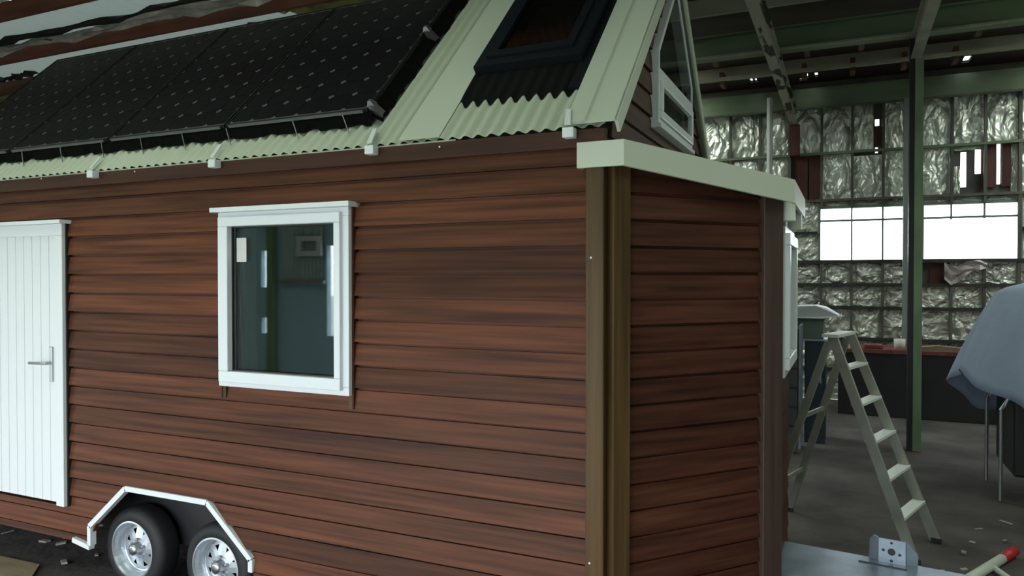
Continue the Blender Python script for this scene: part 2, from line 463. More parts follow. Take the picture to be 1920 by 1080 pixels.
for (x0,x1,y0,y1) in SKY_ADDED:
    MB().box(x0,x1,y0,y1,CZ+.02,CZ+.024).build('added_clear_sheet', M['clear_fill' if y0 > 5 else 'clear'], ceiling)  # added daylight sheets, the clearer ones light the back wall
for y in (-4.8,-3.6,-2.4,-1.2,0.03,1.24,2.45,3.66,4.87,6.08,8.1,9.35):
    MB().box(-16,8,y,y+.06,CZ-.25,CZ-.02).build('purlin', M['purlin' if y < 6 else 'flange'], ceiling)
# green beams along the barn
gb = MB().box(-16,8,6.98,7.04,5.27,5.53); gb.box(-16,8,6.9,7.12,5.245,5.27); gb.box(-16,8,6.9,7.12,5.53,5.555)
gb.build('green_beam', M['green'], ceiling)
MB().box(-16,8,6.87,6.90,5.235,5.262).build('beam_flange', M['flange'], ceiling)
eb = MB().box(-16,8,10.80,10.88,5.26,5.62); eb.build('eave_beam', M['green'], ceiling)
MB().box(-16,8,10.76,10.80,5.235,5.27).build('beam_flange', M['studgrey'], ceiling)
MB().bar((-16,8.75,5.42),(8,8.75,5.42),.05,.05).build('pipe_rail', M['flange'], ceiling)
# blocks between purlins
for x in (-.75,.52,1.22,1.93,2.6):
    MB().box(x,x+.07,7.5,7.9,5.38,5.56).build('block', M['block'], ceiling)
    MB().box(x-.1,x-.03,9.0,9.33,5.40,5.60).build('block', M['block'], ceiling)
# tie beams with peeling paint and the steel column
t = MB().box(.14,.26,1.6,10.9,4.98,5.00); t.box(.185,.215,1.6,10.9,5.0,5.22); t.box(.14,.26,1.6,10.9,5.22,5.24)
t.build('tie_beam', M['peel'], ceiling)
t = MB().box(1.81,1.93,-2.0,7.1,4.97,4.99); t.box(1.855,1.885,-2,7.1,4.99,5.22); t.box(1.81,1.93,-2,7.1,5.22,5.24)
t.build('tie_beam', M['flange'], ceiling)
c = MB().box(1.85,1.955,7.05,7.10,0,4.97); c.box(1.795,1.85,7.04,7.26,0,5.24)
co = MB().box(1.86,1.955,7.04,7.06,0,4.96).build('column', M['palegreen'], ceiling)
MB().box(1.80,1.86,7.05,7.22,0,5.24).build('column_web', M['black'], ceiling)
MB().box(.13,.30,10.72,10.9,4.42,4.98).build('corbel', M['brown'], ceiling)
MB().box(1.96,2.07,10.6,10.75,0,5.25).build('post', M['greypost'], ceiling)
MB().tube([(-.17,10.3,3.2),(-.17,10.3,5.4)],.05,8).build('conduit', M['pvc'], ceiling)
# torn paper, foil and olive insulation over the left part
def ragged(name, m, x0, x1, y0, y1, z, seed, ny=5, nx=26, drop=.12, rag=.35):
    rd = random.Random(seed); b = MB()
    e0 = [rd.uniform(0, rag) for _ in range(nx+1)]; e1 = [rd.uniform(0, rag) for _ in range(nx+1)]
    for i in range(nx+1):
        for j in range(ny+1):
            v = j/ny; ya = y0+e0[i]*(y1-y0); yb = y1-e1[i]*(y1-y0)
            b.v.append((x0+(x1-x0)*i/nx, ya+(yb-ya)*v, z-drop*rd.random()-(drop if j in (0,ny) and rd.random() < .3 else 0)))
    for i in range(nx):
        for j in range(ny):
            a = i*(ny+1)+j; b.f.append((a,a+ny+1,a+ny+2,a+1)); b.m.append(0)
    return b.build(name, m, ceiling)
ragged('torn_paper', M['paper'], -14, -6.3, 3.22, 3.52, CZ-.05, 1, drop=.04, rag=.3)
ragged('hanging_foil', M['foilpaper'], -14, -5.0, 3.34, 3.66, CZ-.08, 2, drop=.07, rag=.2)
ragged('torn_paper', M['paper'], -14, -11.6, 4.45, 4.8, CZ-.05, 3, drop=.04)
ragged('olive_insulation', M['olive'], -15, -11.2, 4.95, 5.95, CZ-.05, 4, drop=.1, rag=.08)
ragged('olive_insulation', M['olive'], -5.6, -2.4, 3.75, 4.85, CZ-.05, 6, drop=.1, rag=.12)
ragged('olive_insulation', M['olive'], -6.4, -5.2, 2.5, 2.9, CZ-.05, 9, drop=.1, rag=.12)
ragged('torn_paper', M['paper'], -7.0, -5.5, 4.25, 4.75, CZ-.05, 8, nx=12, drop=.04)

# ================================================================== TINY HOUSE
house = thing('tiny_house', 'dark cedar clad tiny house on a trailer with solar panels on its pale steel roof', 'house')
W, RY, EZ, RZ, XR = 2.72, 1.36, 3.00, 4.36, -6.08   # width, ridge y, eave z (at y=0), ridge z, rear x
DOOR = (-4.95, -4.033, .55, 2.59)
WINS = (-2.528, -1.522, 1.518, 2.61)
PITCH = .1335
LINES = [1.697 + PITCH*k for k in range(-11, 9)]
BOT = .3
# wheel arch outline
def arch(z):
    if z >= .75: return None
    t = 0 if z <= .437 else (z-.437)*1.18
    return (-3.80+t, -2.299-t)

LIP = .040
def wedge(mb, P, x0b, x1b, x0t, x1t, z0, z1, zb, zt):
    # board slice: P(u, out, z) -> world; outward offset interpolates with z over the full board zb..zt
    f = lambda z: LIP - .55*LIP*(z-zb)/(zt-zb)
    zg = zt-.016
    zm = min(z1, zg)
    k = (zm-z0)/(z1-z0) if z1 > z0 else 1
    xa, xb = x0b+(x0t-x0b)*k, x1b+(x1t-x1b)*k
    if zm > z0:
        mb.hexa([P(x0b,f(z0),z0), P(x1b,f(z0),z0), P(x1b,-.002,z0), P(x0b,-.002,z0), P(xa,f(zm),zm), P(xb,f(zm),zm), P(xb,-.002,zm), P(xa,-.002,zm)])
    if z1 > zg:      # narrow rebate under the lip of the board above
        zl = max(zg, z0)
        mb.hexa([P(xa,.002,zl), P(xb,.002,zl), P(xb,-.002,zl), P(xa,-.002,zl), P(x0t,.002,z1), P(x1t,.002,z1), P(x1t,-.002,z1), P(x0t,-.002,z1)])

def clad(P, u0, u1, zlo, ztop, openings, m, parent, archf=None, lims=None, first=None):
    """rows of weatherboards; every board is its own object"""
    rows = []
    z = LINES[0]
    while z < ztop:
        if z + PITCH > zlo: rows.append((max(z, zlo), min(z+PITCH, ztop), z, z+PITCH))
        z += PITCH
    for (z0, z1, zb, zt) in rows:
        a0, a1 = (lims(z0) if lims else (u0, u1)); b0, b1 = (lims(z1) if lims else (u0, u1))
        if a1-a0 < .02: continue
        cuts = sorted({a0, a1, *[v for o in openings for v in o[:2] if a0 < v < a1 and o[2] < z1 and o[3] > z0]})
        segs = []
        for c0, c1 in zip(cuts[:-1], cuts[1:]):
            cm = (c0+c1)/2; za, zc = z0, z1
            for o in openings:
                if o[0] < cm < o[1]:
                    if o[2] <= za and o[3] >= zc: za = zc
                    elif o[3] >= zc > o[2]: zc = o[2]
                    elif o[2] <= za < o[3]: za = o[3]
            segs.append((c0, c1, za, zc))
        cur = MB(); started = False
        def flush():
            nonlocal cur, started
            if started: cur.build('weatherboard', m, parent)
            cur = MB(); started = False
        for (c0, c1, za, zc) in segs:
            if zc-za < .004: flush(); continue
            if archf and za < .75 and c0 < -3.80 and c1 > -2.299:
                A0, A1 = archf(za), archf(min(zc,.749))
                wedge(cur, P, c0, A0[0], c0, A1[0], za, min(zc,.75), zb, zt); started = True
                if zc > .75: 
                    wedge(cur, P, c0, c1, c0, c1, .75, zc, zb, zt)
                else: flush()
                wedge(cur, P, A0[1], c1, A1[1], c1, za, min(zc,.75), zb, zt); started = True
                continue
            l0 = b0 if (lims and c0 == a0) else c0; r0 = b1 if (lims and c1 == a1) else c1
            wedge(cur, P, c0, c1, l0, max(r0, l0+.001), za, zc, zb, zt); started = True
        flush()

Pside = lambda u, o, z: (u, -o, z)
clad(Pside, XR, -.09, BOT, 2.85, [(DOOR[0]-.02,DOOR[1]+.0,DOOR[2]-.01,DOOR[3]+.0), (WINS[0]+.03,WINS[1]-.03,WINS[2]+.02,WINS[3]-.02)], M['cedar'], house, archf=arch)
# frieze board under the eave
MB().box(XR,-.0,-.045,.02,2.85,2.94).build('frieze_board', M['frieze'], house, bevel=.004)
# structural shell (dark lining) so that the house is closed
def lining(name, P, u0, u1, z0, z1, holes, th=.08):
    b = MB()
    for (a, c, e, f) in rects_minus(u0, u1, z0, z1, holes):
        b.hexa([P(a,0,e),P(c,0,e),P(c,-th,e),P(a,-th,e),P(a,0,f),P(c,0,f),P(c,-th,f),P(a,-th,f)])
    return b.build(name, M['inner'], house)
lining('wall_lining', Pside, XR, 0, .75, 2.92, [(DOOR[0],DOOR[1]-.02,0,DOOR[3]-.02),(WINS[0]+.04,WINS[1]-.04,WINS[2]+.03,WINS[3]-.03)])
MB().box(XR,0,W-.06,W,BOT,2.92).build('far_wall', M['cedar'], house)
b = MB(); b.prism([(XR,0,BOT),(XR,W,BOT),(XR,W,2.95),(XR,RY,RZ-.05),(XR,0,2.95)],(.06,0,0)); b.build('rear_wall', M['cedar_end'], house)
MB().box(XR+.06,0,.08,W-.06,.68,.75).build('house_floor', M['inner'], house)
MB().box(-2.575,-2.49,.12,.22,.75,2.9).build('interior_stud', M['stud'], house)
MB().box(-6.1,0,1.9,1.95,.75,2.95).build('interior_partition', M['inner'], house)

# ---- gable wall above the bay roof (x = 0 plane)
Pend = lambda u, o, z: (o, u, z)
LIP = .018
gw = (.86, 1.88, 3.12, 3.60)
yl, yr, zb, zs, apz = .84, 1.90, 3.125, 3.575, 4.14
def wl(z):
    if z <= zb: return RY
    if z <= zs: return yl+.015
    return yl+.015+(z-zs)*(RY-yl)/(apz-zs)
z = LINES[0]
while z < 4.2:
    if z+PITCH > 2.75:
        bounds = sorted({z, z+PITCH, *[q for q in (zb, zs) if z < q < z+PITCH]})
        for side in (0, 1):
            mb = MB()
            Pg = Pend if side == 0 else (lambda u, o, zz: (o, W-u, zz))
            for z0, z1 in zip(bounds[:-1], bounds[1:]):
                z0 = max(z0, 2.75)
                l0, l1 = max(0, z0-EZ+.03), max(0, z1-EZ+.03)
                r0, r1 = min(RY, wl(z0+1e-4)), min(RY, wl(z1-1e-4))
                if r0-l0 > .005 and r1-l1 > .002: wedge(mb, Pg, l0, r0, l1, r1, z0, z1, z, z+PITCH)
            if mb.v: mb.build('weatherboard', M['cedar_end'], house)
    z += PITCH
b = MB()
for (a,c,e,f) in rects_minus(0, W, .75, 2.92, [(.3,2.4,.75,2.6)]): b.box(-.06,-.0,a,c,e,f)
b.prism([(-.06,0,2.92),(-.06,gw[0],2.92),(-.06,gw[0],EZ+gw[0]-.04),(-.06,.0,2.93)],(.06,0,0))
b.prism([(-.06,gw[1],2.92),(-.06,W,2.92),(-.06,W,2.93),(-.06,gw[1],EZ+(W-gw[1])-.04)],(.06,0,0))
b.box(-.06,0,gw[0],gw[1],2.92,gw[2])
b.build('gable_lining', M['inner'], house)
# gable window: five sided frame, transom, opening sash below
gwin = bpy.data.objects.new('gable_window', None); col.objects.link(gwin); gwin.parent = house
out = [(yl,zb),(yr,zb),(yr,zs),(RY,apz),(yl,zs)]
t = .032
inn = [(yl+t,zb+t),(yr-t,zb+t),(yr-t,zs-.015),(RY,apz-t*1.5),(yl+t,zs-.015)]
b = MB()
for k in range(5):
    k2 = (k+1) % 5
    o1,o2,i1,i2 = out[k],out[k2],inn[k],inn[k2]
    b.hexa([(.055,*o1),(.055,*o2),(.055,*i2),(.055,*i1),(-.02,*o1),(-.02,*o2),(-.02,*i2),(-.02,*i1)])
b.build('window_frame', M['upvc'], gwin)
MB().box(-.02,.06,yl+.02,yr-.02,3.385,3.455).build('transom', M['upvc'], gwin)
s_ = MB()
for (a,c,e,f) in rects_minus(yl+.035,yr-.035,zb+.035,3.40,[(yl+.085,yr-.085,zb+.085,3.355)]): s_.box(.03,.07,a,c,e,f)
s_.build('opening_sash', M['upvc'], gwin, bevel=.005)
MB().box(.05,.056,yl+.075,yr-.075,zb+.075,3.365).build('glass_pane', M['glass'], gwin)
b = MB(); b.prism([(.045,yl+.03,3.44),(.045,yr-.03,3.44),(.045,yr-.035,zs),(.045,RY,apz-.045),(.045,yl+.035,zs)],(.006,0,0)); b.build('glass_pane', M['glass'], gwin)
MB().box(.0,.07,yl-.01,yr+.01,zb-.025,zb).build('window_sill', M['upvc'], gwin)

# ---- main roof: corrugated steel, 45 degree pitch
CS = math.sqrt(.5)
def rp(x, s, h=0.0):
    # point on the near roof slope: x along house, s up the slope from y=0 line, h out of the plane
    return (x, s*CS - h*CS, EZ + s*CS + h*CS)
SK = (-.93, -.27, .25, 1.62)     # skylight hole x0,x1,s0,s1
b = MB(); cp = .0775; seg = 8; amp = .0095
def corr(x0, x1, s0, s1):
    k0 = round(x0/cp*seg); k1 = round(x1/cp*seg)
    n0 = len(b.v)
    for k in range(k0, k1+1):
        x = k*cp/seg; h = amp*math.cos(2*math.pi*k/seg)
        b.v.append(rp(x, s0, h)); b.v.append(rp(x, s1, h))
    for i in range(k1-k0):
        a = n0+2*i; b.f.append((a, a+2, a+3, a+1)); b.m.append(0)
sEave, sRidge = -.070, RY/CS
corr(XR+.02, SK[0], sEave, sRidge); corr(SK[0], SK[1], sEave, SK[2]+.03); corr(SK[0], SK[1], SK[3], sRidge); corr(SK[1], -.0, sEave, sRidge)
ro = b.build('roof_sheet', M['roof'], house, smooth=True)
b = MB()   # underlay plane closing the roof, with the skylight hole
for (a,c,e,f) in rects_minus(XR+.02,-.02,0.0,sRidge,[(SK[0]+.1,SK[1]-.1,SK[2]+.45,SK[3]-.1)]):
    b.hexa([rp(a,e,-.06),rp(c,e,-.06),rp(c,f,-.06),rp(a,f,-.06),rp(a,e,-.015),rp(c,e,-.015),rp(c,f,-.015),rp(a,f,-.015)])
b.build('roof_deck', M['inner'], house)
# far slope
b = MB()
def rpf(x, s, h=0): p = rp(x, s, h); return (p[0], W-p[1], p[2])
k1 = round(-XR/cp*seg)
for k in range(-k1, 1, 2):
    h = amp*math.cos(2*math.pi*k/seg)
    b.v.append(rpf(k*cp/seg, -.06, h)); b.v.append(rpf(k*cp/seg, sRidge, h))
for i in range(len(b.v)//2-1):
    b.f.append((2*i,2*i+2,2*i+3,2*i+1)); b.m.append(0)
b.build('roof_sheet', M['roof'], house, smooth=True)
# ridge cap
b = MB()
for f in (rp, rpf): b.hexa([f(XR,sRidge-.16,.012),f(.03,sRidge-.16,.012),f(.03,sRidge,.012),f(XR,sRidge,.012),f(XR,sRidge-.16,.02),f(.03,sRidge-.16,.02),f(.03,sRidge+.012,.02),f(XR,sRidge+.012,.02)])
b.build('ridge_cap', M['flash'], house)
# eave strip below the corrugations (left of the skylight)
b = MB(); b.hexa([rp(XR,sEave-.004,-.032),rp(-.84,sEave-.004,-.032),rp(-.84,sEave+.006,-.032),rp(XR,sEave+.006,-.032),rp(XR,sEave-.004,-.0085),rp(-.84,sEave-.004,-.0085),rp(-.84,sEave+.006,-.0085),rp(XR,sEave+.006,-.0085)])
b.build('eave_strip', M['flash'], house)
# rake flashings: wide folded strip along both ends of both slopes
def rake(xa, xb, f, s0, outer):
    b = MB()
    b.hexa([f(xa,s0,.014),f(xb,s0,.014),f(xb,sRidge,.014),f(xa,sRidge,.014),f(xa,s0,.026),f(xb,s0,.026),f(xb,sRidge+.01,.026),f(xa,sRidge+.01,.026)])
    xm = xa+(xb-xa)*.38 if outer > 0 else xb-(xb-xa)*.38
    b.hexa([f(xm-.012,s0,.022),f(xm+.012,s0,.022),f(xm+.012,sRidge,.022),f(xm-.012,sRidge,.022),f(xm-.006,s0,.038),f(xm+.006,s0,.038),f(xm+.006,sRidge,.038),f(xm-.006,sRidge,.038)])
    xe = xb if outer > 0 else xa
    b.hexa([f(xe-.012,s0,-.05),f(xe+.004,s0,-.05),f(xe+.004,sRidge-.02,-.05),f(xe-.012,sRidge-.02,-.05),f(xe-.012,s0,.026),f(xe+.004,s0,.026),f(xe+.004,sRidge+.01,.026),f(xe-.012,sRidge+.01,.026)])
    return b.build('rake_flashing', M['flash'], house)
rake(-.21, .062, rp, -.065, 1); rake(-.21, .062, rpf, -.07, 1)
rake(XR-.02, XR+.07, rp, -.065, -1); rake(XR-.02, XR+.07, rpf, -.07, -1)
# flat strip of sheet beside the skylight
b = MB(); b.hexa([rp(-1.20,-.062,.010),rp(-.938,-.062,.010),rp(-.938,sRidge,.010),rp(-1.20,sRidge,.010),rp(-1.20,-.062,.013),rp(-.938,-.062,.013),rp(-.938,sRidge,.014),rp(-1.20,sRidge,.014)])
b.build('skylight_side_flashing', M['flash'], house)

# ---- skylight
sky = bpy.data.objects.new('skylight', None); col.objects.link(sky); sky.parent = house
b = MB()
def frame4(f, x0,x1,s0,s1, tx, ts, h0, h1):
    for (a,c,e,g) in rects_minus(x0,x1,s0,s1,[(x0+tx,x1-tx,s0+ts,s1-ts)]):
        b.hexa([f(a,e,h0),f(c,e,h0),f(c,g,h0),f(a,g,h0),f(a,e,h1),f(c,e,h1),f(c,g,h1),f(a,g,h1)])
frame4(rp, -.935,-.265,.56,1.64,.10,.13,-.02,.07); b.build('skylight_frame', M['skyl'], sky)
b = MB(); frame4(rp, -.87,-.33,.64,1.56,.05,.07,.05,.085); b.build('skylight_sash', M['skyl'], sky)
b = MB(); b.hexa([rp(-.85,.66,.055),rp(-.35,.66,.055),rp(-.35,1.54,.055),rp(-.85,1.54,.055),rp(-.85,.66,.062),rp(-.35,.66,.062),rp(-.35,1.54,.062),rp(-.85,1.54,.062)]); b.build('glass_pane', M['tint'], sky)
b = MB(); n0 = 0      # lead apron dressed over the corrugations, wavy lower edge
ks = list(range(round(-.935/cp*seg), round(-.225/cp*seg)+1))
for k in ks:
    h = amp*math.cos(2*math.pi*k/seg)
    sl = .255 + .022*math.cos(2*math.pi*k/seg)
    b.v += [rp(k*cp/seg, sl, h+.004), rp(k*cp/seg, .38, h*.6+.014), rp(k*cp/seg, .60, .024)]
for i in range(len(ks)-1):
    a = 3*i; b.f += [(a,a+3,a+4,a+1),(a+1,a+4,a+5,a+2)]; b.m += [0,0]
b.build('lead_apron', M['lead'], sky, smooth=True)
b = MB(); b.hexa([rp(-.28,.28,.006),rp(-.205,.28,.006),rp(-.205,1.66,.006),rp(-.28,1.66,.006),rp(-.28,.28,.024),rp(-.205,.28,.024),rp(-.205,1.66,.024),rp(-.28,1.66,.024)])
b.build('side_gutter', M['skyl'], sky)

# ---- solar panels with separate cells
PX = [-1.485, -2.615, -3.735, -4.86, -6.0]
PS0, PS1, PH = .185, 1.81, .085
NX, NS = 6, 9
dum = MB()
cw = (PX[0]-PX[1]-.05)/NX; ch = (PS1-PS0-.06)/NS
def octa(w, h, c):
    return [(-w/2+c,-h/2),(w/2-c,-h/2),(w/2,-h/2+c),(w/2,h/2-c),(w/2-c,h/2),(-w/2+c,h/2),(-w/2,h/2-c),(-w/2,-h/2+c)]
cb = MB(); g = .004
cb.prism([(p[0],p[1],0) for p in octa(cw-g, ch-g, .021)], (0,0,.002))
cell_me = cb.mesh('solar_cell', M['cell'])
for i in range(4):
    xa, xb = PX[i+1]+.008, PX[i]-.008
    p = MB()
    p.hexa([rp(xa+.01,PS0+.01,PH-.02),rp(xb-.01,PS0+.01,PH-.02),rp(xb-.01,PS1-.01,PH-.02),rp(xa+.01,PS1-.01,PH-.02),rp(xa+.01,PS0+.01,PH),rp(xb-.01,PS0+.01,PH),rp(xb-.01,PS1-.01,PH),rp(xa+.01,PS1-.01,PH)])
    po = p.build('solar_panel', M['cellback'], house)
    b = MB(); frame4(rp, xa, xb, PS0, PS1, .012, .012, PH-.045, PH+.006); b.build('panel_frame', M['pframe'], po)
    b = MB(); b.hexa([rp(xa+.03,PS0-.012,PH-.012),rp(xb-.03,PS0-.012,PH-.012),rp(xb-.03,PS0,PH-.012),rp(xa+.03,PS0,PH-.012),rp(xa+.03,PS0-.012,PH+.004),rp(xb-.03,PS0-.012,PH+.004),rp(xb-.03,PS0,PH+.004),rp(xa+.03,PS0,PH+.004)])
    b.build('panel_edge', M['pedge'], po)
    w1 = (xb-xa-.03)
    for a in range(NX):
        for c in range(NS):
            cx = xa+.015+w1*(a+.5)/NX; cs = PS0+.03+(PS1-PS0-.06)*(c+.5)/NS
            o = linked('solar_cell', cell_me, po, rp(cx, cs, PH+.0005), (R(45),0,0), (w1/NX/cw,1,1))
# rails, black mesh skirt and clips
for s in (.45, 1.45):
    b = MB(); b.hexa([rp(-6.0,s,.012),rp(-1.46,s,.012),rp(-1.46,s+.04,.012),rp(-6.0,s+.04,.012),rp(-6.0,s,.045),rp(-1.46,s,.045),rp(-1.46,s+.04,.045),rp(-6.0,s+.04,.045)])
    b.build('panel_rail', M['pframe'], house)
b = MB(); rd = random.Random(11); nx = 120
for k in range(nx+1):
    x = PX[4]+(PX[0]+.02-PX[4])*k/nx
    lo = .115+.018*rd.random() + (.02 if k % 9 < 2 else 0)
    b.v += [rp(x, PS0+.005, PH-.012), rp(x, .165, .06), rp(x, lo, .013)]
for k in range(nx):
    a = 3*k; b.f += [(a,a+3,a+4,a+1),(a+1,a+4,a+5,a+2)]; b.m += [0,0]
n0 = len(b.v); ns = 40
for k in range(ns+1):
    s = .15+(PS1-.15)*k/ns; xo = PX[0]+.06+.03*rd.random()
    b.v += [rp(PX[0]-.02, s, PH-.012), rp(xo, s, .013)]
for k in range(ns):
    a = n0+2*k; b.f.append((a,a+2,a+3,a+1)); b.m.append(0)
b.build('mesh_skirt', M['skirt'], house)
for x in (-1.62,-2.0,-2.55,-2.95,-3.35,-3.75,-4.2,-4.65,-5.1):
    MB().tube([rp(x-.05,.17,.075), rp(x-.015,.12,.05), rp(x+.02,.065,.014)], .0035, 5).build('wire_hook', M['pedge'], house)
for s in (.19, 1.08):
    b = MB()
    b.hexa([rp(-1.48,s,.012),rp(-1.42,s,.012),rp(-1.42,s+.06,.012),rp(-1.48,s+.06,.012),rp(-1.485,s,.1),rp(-1.46,s,.1),rp(-1.46,s+.05,.1),rp(-1.485,s+.05,.1)])
    b.hexa([rp(-1.50,s+.01,.093),rp(-1.445,s+.01,.093),rp(-1.445,s+.05,.093),rp(-1.50,s+.05,.093),rp(-1.485,s+.02,.125),rp(-1.465,s+.02,.125),rp(-1.465,s+.04,.125),rp(-1.485,s+.04,.125)])
    b.build('panel_clip', M['pedge'], house)
# ---- gutter brackets: strap on the roof, block under the eave
for x in (-3.70,-2.56,-1.365,-.18):
    b = MB(); b.hexa([rp(x-.02,-.085,.028),rp(x+.012,-.085,.028),rp(x-.02,.05,.028),rp(x-.048,.05,.028),rp(x-.02,-.085,.036),rp(x+.012,-.085,.036),rp(x-.02,.05,.036),rp(x-.048,.05,.036)])
    st = MB().box(x-.028,x+.032,-.10,-.045,2.895,2.945).build('gutter_bracket', M['upvc'], house, bevel=.005)
    b.build('bracket_strap', M['upvc'], st)

# ---- side window
wn = bpy.data.objects.new('side_window', None); col.objects.link(wn); wn.parent = house
x0,x1,z0,z1 = WINS
b = MB()
for (a,c,e,f) in rects_minus(x0,x1,z0,z1,[(x0+.05,x1-.05,z0+.05,z1-.05)]): b.box(a,c,-.075,.03,e,f)
b.build('window_frame', M['upvc'], wn, bevel=.004)
b = MB(); gx0,gx1,gz0,gz1 = -2.43,-1.612,1.617,2.52
for (a,c,e,f) in rects_minus(x0+.02,x1-.045,z0+.03,z1-.03,[(gx0,gx1,gz0,gz1)]): b.box(a,c,-.10,-.02,e,f)
b.build('opening_sash', M['upvc'], wn, bevel=.006)
MB().box(gx0-.01,gx1+.01,-.045,-.039,gz0-.01,gz1+.01).build('glass_pane', M['glass'], wn)
MB().box(gx0-.01,gx1+.01,-.028,-.022,gz0-.01,gz1+.01).build('glass_pane', M['glass'], wn)
b = MB()
for (a,c,e,f) in rects_minus(gx0-.005,gx1+.005,gz0-.005,gz1+.005,[(gx0+.008,gx1-.008,gz0+.008,gz1-.008)]): b.box(a,c,-.06,-.046,e,f)
b.build('glazing_gasket', M['black'], wn)
MB().box(x0-.03,x1+.03,-.115,0,z1,z1+.028).build('head_flashing', M['upvc'], wn)
MB().box(-2.40,-2.32,-.0475,-.046,2.30,2.45).build('paper_label', M['label'], wn)
for x in (x0+.005, x1-.025): MB().box(x,x+.025,-.045,0,1.44,1.52).build('sill_batten', M['post'], wn)

for x in (x0-.012, x1): MB().box(x,x+.012,-.046,0,z0-.08,z1).build('scriber', M['frieze'], wn)
# ---- door
dr = bpy.data.objects.new('house_door', None); col.objects.link(dr); dr.parent = house
x0,x1,z0,z1 = DOOR
b = MB()
for (a,c,e,f) in rects_minus(x0,x1,z0,z1-.0,[(x0+.085,x1-.085,z0+.0,z1-.085)]): b.box(a,c,-.075,.05,e,f)
b.build('door_frame', M['door'], dr, bevel=.004)
lx0,lx1 = x0+.07,x1-.075
b = MB(); npl = 8
for k in range(npl):
    a = lx0+(lx1-lx0)*k/npl; c = lx0+(lx1-lx0)*(k+1)/npl
    b.box(a+.0025,c-.0025,-.055,.0,z0+.02,z1-.075)
b.box(lx0,lx1,-.049,.0,z0+.02,z1-.075)
b.build('door_leaf', M['door'], dr)
MB().box(x0-.03,x1+.03,-.11,0,z1,z1+.025).build('head_flashing', M['upvc'], dr)
h = MB().box(-4.195,-4.160,-.068,-.05,1.445,1.70).build('handle_plate', M['chrome'], dr, bevel=.004)
MB().tube([(-4.177,-.06,1.582),(-4.177,-.11,1.582),(-4.20,-.118,1.582),(-4.34,-.118,1.580)],.011,10).build('door_lever', M['chrome'], dr)
MB().box(x1,x1+.012,-.05,0,z0,z1).build('door_seal', M['black'], dr)
for z in (.85,1.62,2.30): MB().tube([(-4.872,-.085,z),(-4.872,-.085,z+.14)],.012,8).build('door_hinge', M['chrome'], dr)

# ---- corner posts and angled bay
AN = R(40); ad = Vector((math.sin(AN), math.cos(AN), 0)); an = Vector((math.cos(AN), -math.sin(AN), 0))
def Pbay(u, o, z): q = ad*u + an*o; return (q.x, q.y, z)
def Pbayf(u, o, z): q = ad*u + an*o; return (q.x, W-q.y, z)
BL = 1.09
BX, BY = BL*math.sin(AN), BL*math.cos(AN)
ztop = lambda x: 2.866-.182*(x-.10)
MB().box(-.10,-.004,-.055,.02,BOT,2.80).build('corner_post', M['post'], house, bevel=.006)
b = MB(); b.hexa([Pbay(-.004,.055,BOT),Pbay(.10,.055,BOT),Pbay(.10,-.02,BOT),Pbay(-.004,-.02,BOT),Pbay(-.004,.055,2.78),Pbay(.10,.055,2.76),Pbay(.10,-.02,2.76),Pbay(-.004,-.02,2.78)])
b.build('corner_post', M['post'], house, bevel=.006)
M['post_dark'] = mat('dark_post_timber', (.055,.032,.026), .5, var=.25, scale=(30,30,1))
b = MB(); b.hexa([Pbay(.985,.05,BOT),Pbay(BL+.035,.05,BOT),Pbay(BL+.0,-.02,BOT),Pbay(.985,-.02,BOT),Pbay(.985,.05,2.68),Pbay(BL+.035,.05,2.66),Pbay(BL,-.02,2.66),Pbay(.985,-.02,2.68)])
b.build('corner_post', M['post_dark'], house, bevel=.005)
LIP = .026
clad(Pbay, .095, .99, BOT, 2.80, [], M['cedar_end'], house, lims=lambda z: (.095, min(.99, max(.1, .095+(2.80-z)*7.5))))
b = MB(); b.hexa([Pbay(0,0,BOT),Pbay(BL,0,BOT),Pbay(BL,-.06,BOT),Pbay(0,-.06,BOT),Pbay(0,0,2.76),Pbay(BL,0,2.62),Pbay(BL,-.06,2.62),Pbay(0,-.06,2.76)]); b.build('bay_lining', M['inner'], house)
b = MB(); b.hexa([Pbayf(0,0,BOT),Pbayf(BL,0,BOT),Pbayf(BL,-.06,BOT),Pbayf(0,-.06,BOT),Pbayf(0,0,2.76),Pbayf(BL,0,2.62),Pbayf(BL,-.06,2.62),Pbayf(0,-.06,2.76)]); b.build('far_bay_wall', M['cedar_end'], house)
# front face of the bay with its window
FW = (BY+.13, W-BY-.12, 1.62, 2.50)
Pfr = lambda u, o, z: (BX+o, u, z)
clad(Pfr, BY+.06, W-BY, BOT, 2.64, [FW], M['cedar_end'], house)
b = MB()
for (a,c,e,f) in rects_minus(BY,W-BY,BOT,2.64,[(FW[0]+.03,FW[1]-.03,FW[2]+.03,FW[3]-.03)]): b.box(BX-.06,BX,a,c,e,f)
b.build('bay_lining', M['inner'], house)
fw = bpy.data.objects.new('bay_window', None); col.objects.link(fw); fw.parent = house
b = MB()
for (a,c,e,f) in rects_minus(*FW,[(FW[0]+.05,FW[1]-.05,FW[2]+.05,FW[3]-.05)]): b.box(BX-.02,BX+.06,a,c,e,f)
b.build('window_frame', M['upvc'], fw, bevel=.004)
b = MB()
for (a,c,e,f) in rects_minus(FW[0]+.04,FW[1]-.04,FW[2]+.04,FW[3]-.04,[(FW[0]+.11,FW[1]-.11,FW[2]+.11,FW[3]-.11)]): b.box(BX,BX+.085,a,c,e,f)
b.build('opening_sash', M['upvc'], fw, bevel=.006)
MB().box(BX+.02,BX+.026,FW[0]+.1,FW[1]-.1,FW[2]+.1,FW[3]-.1).build('glass_pane', M['glass'], fw)
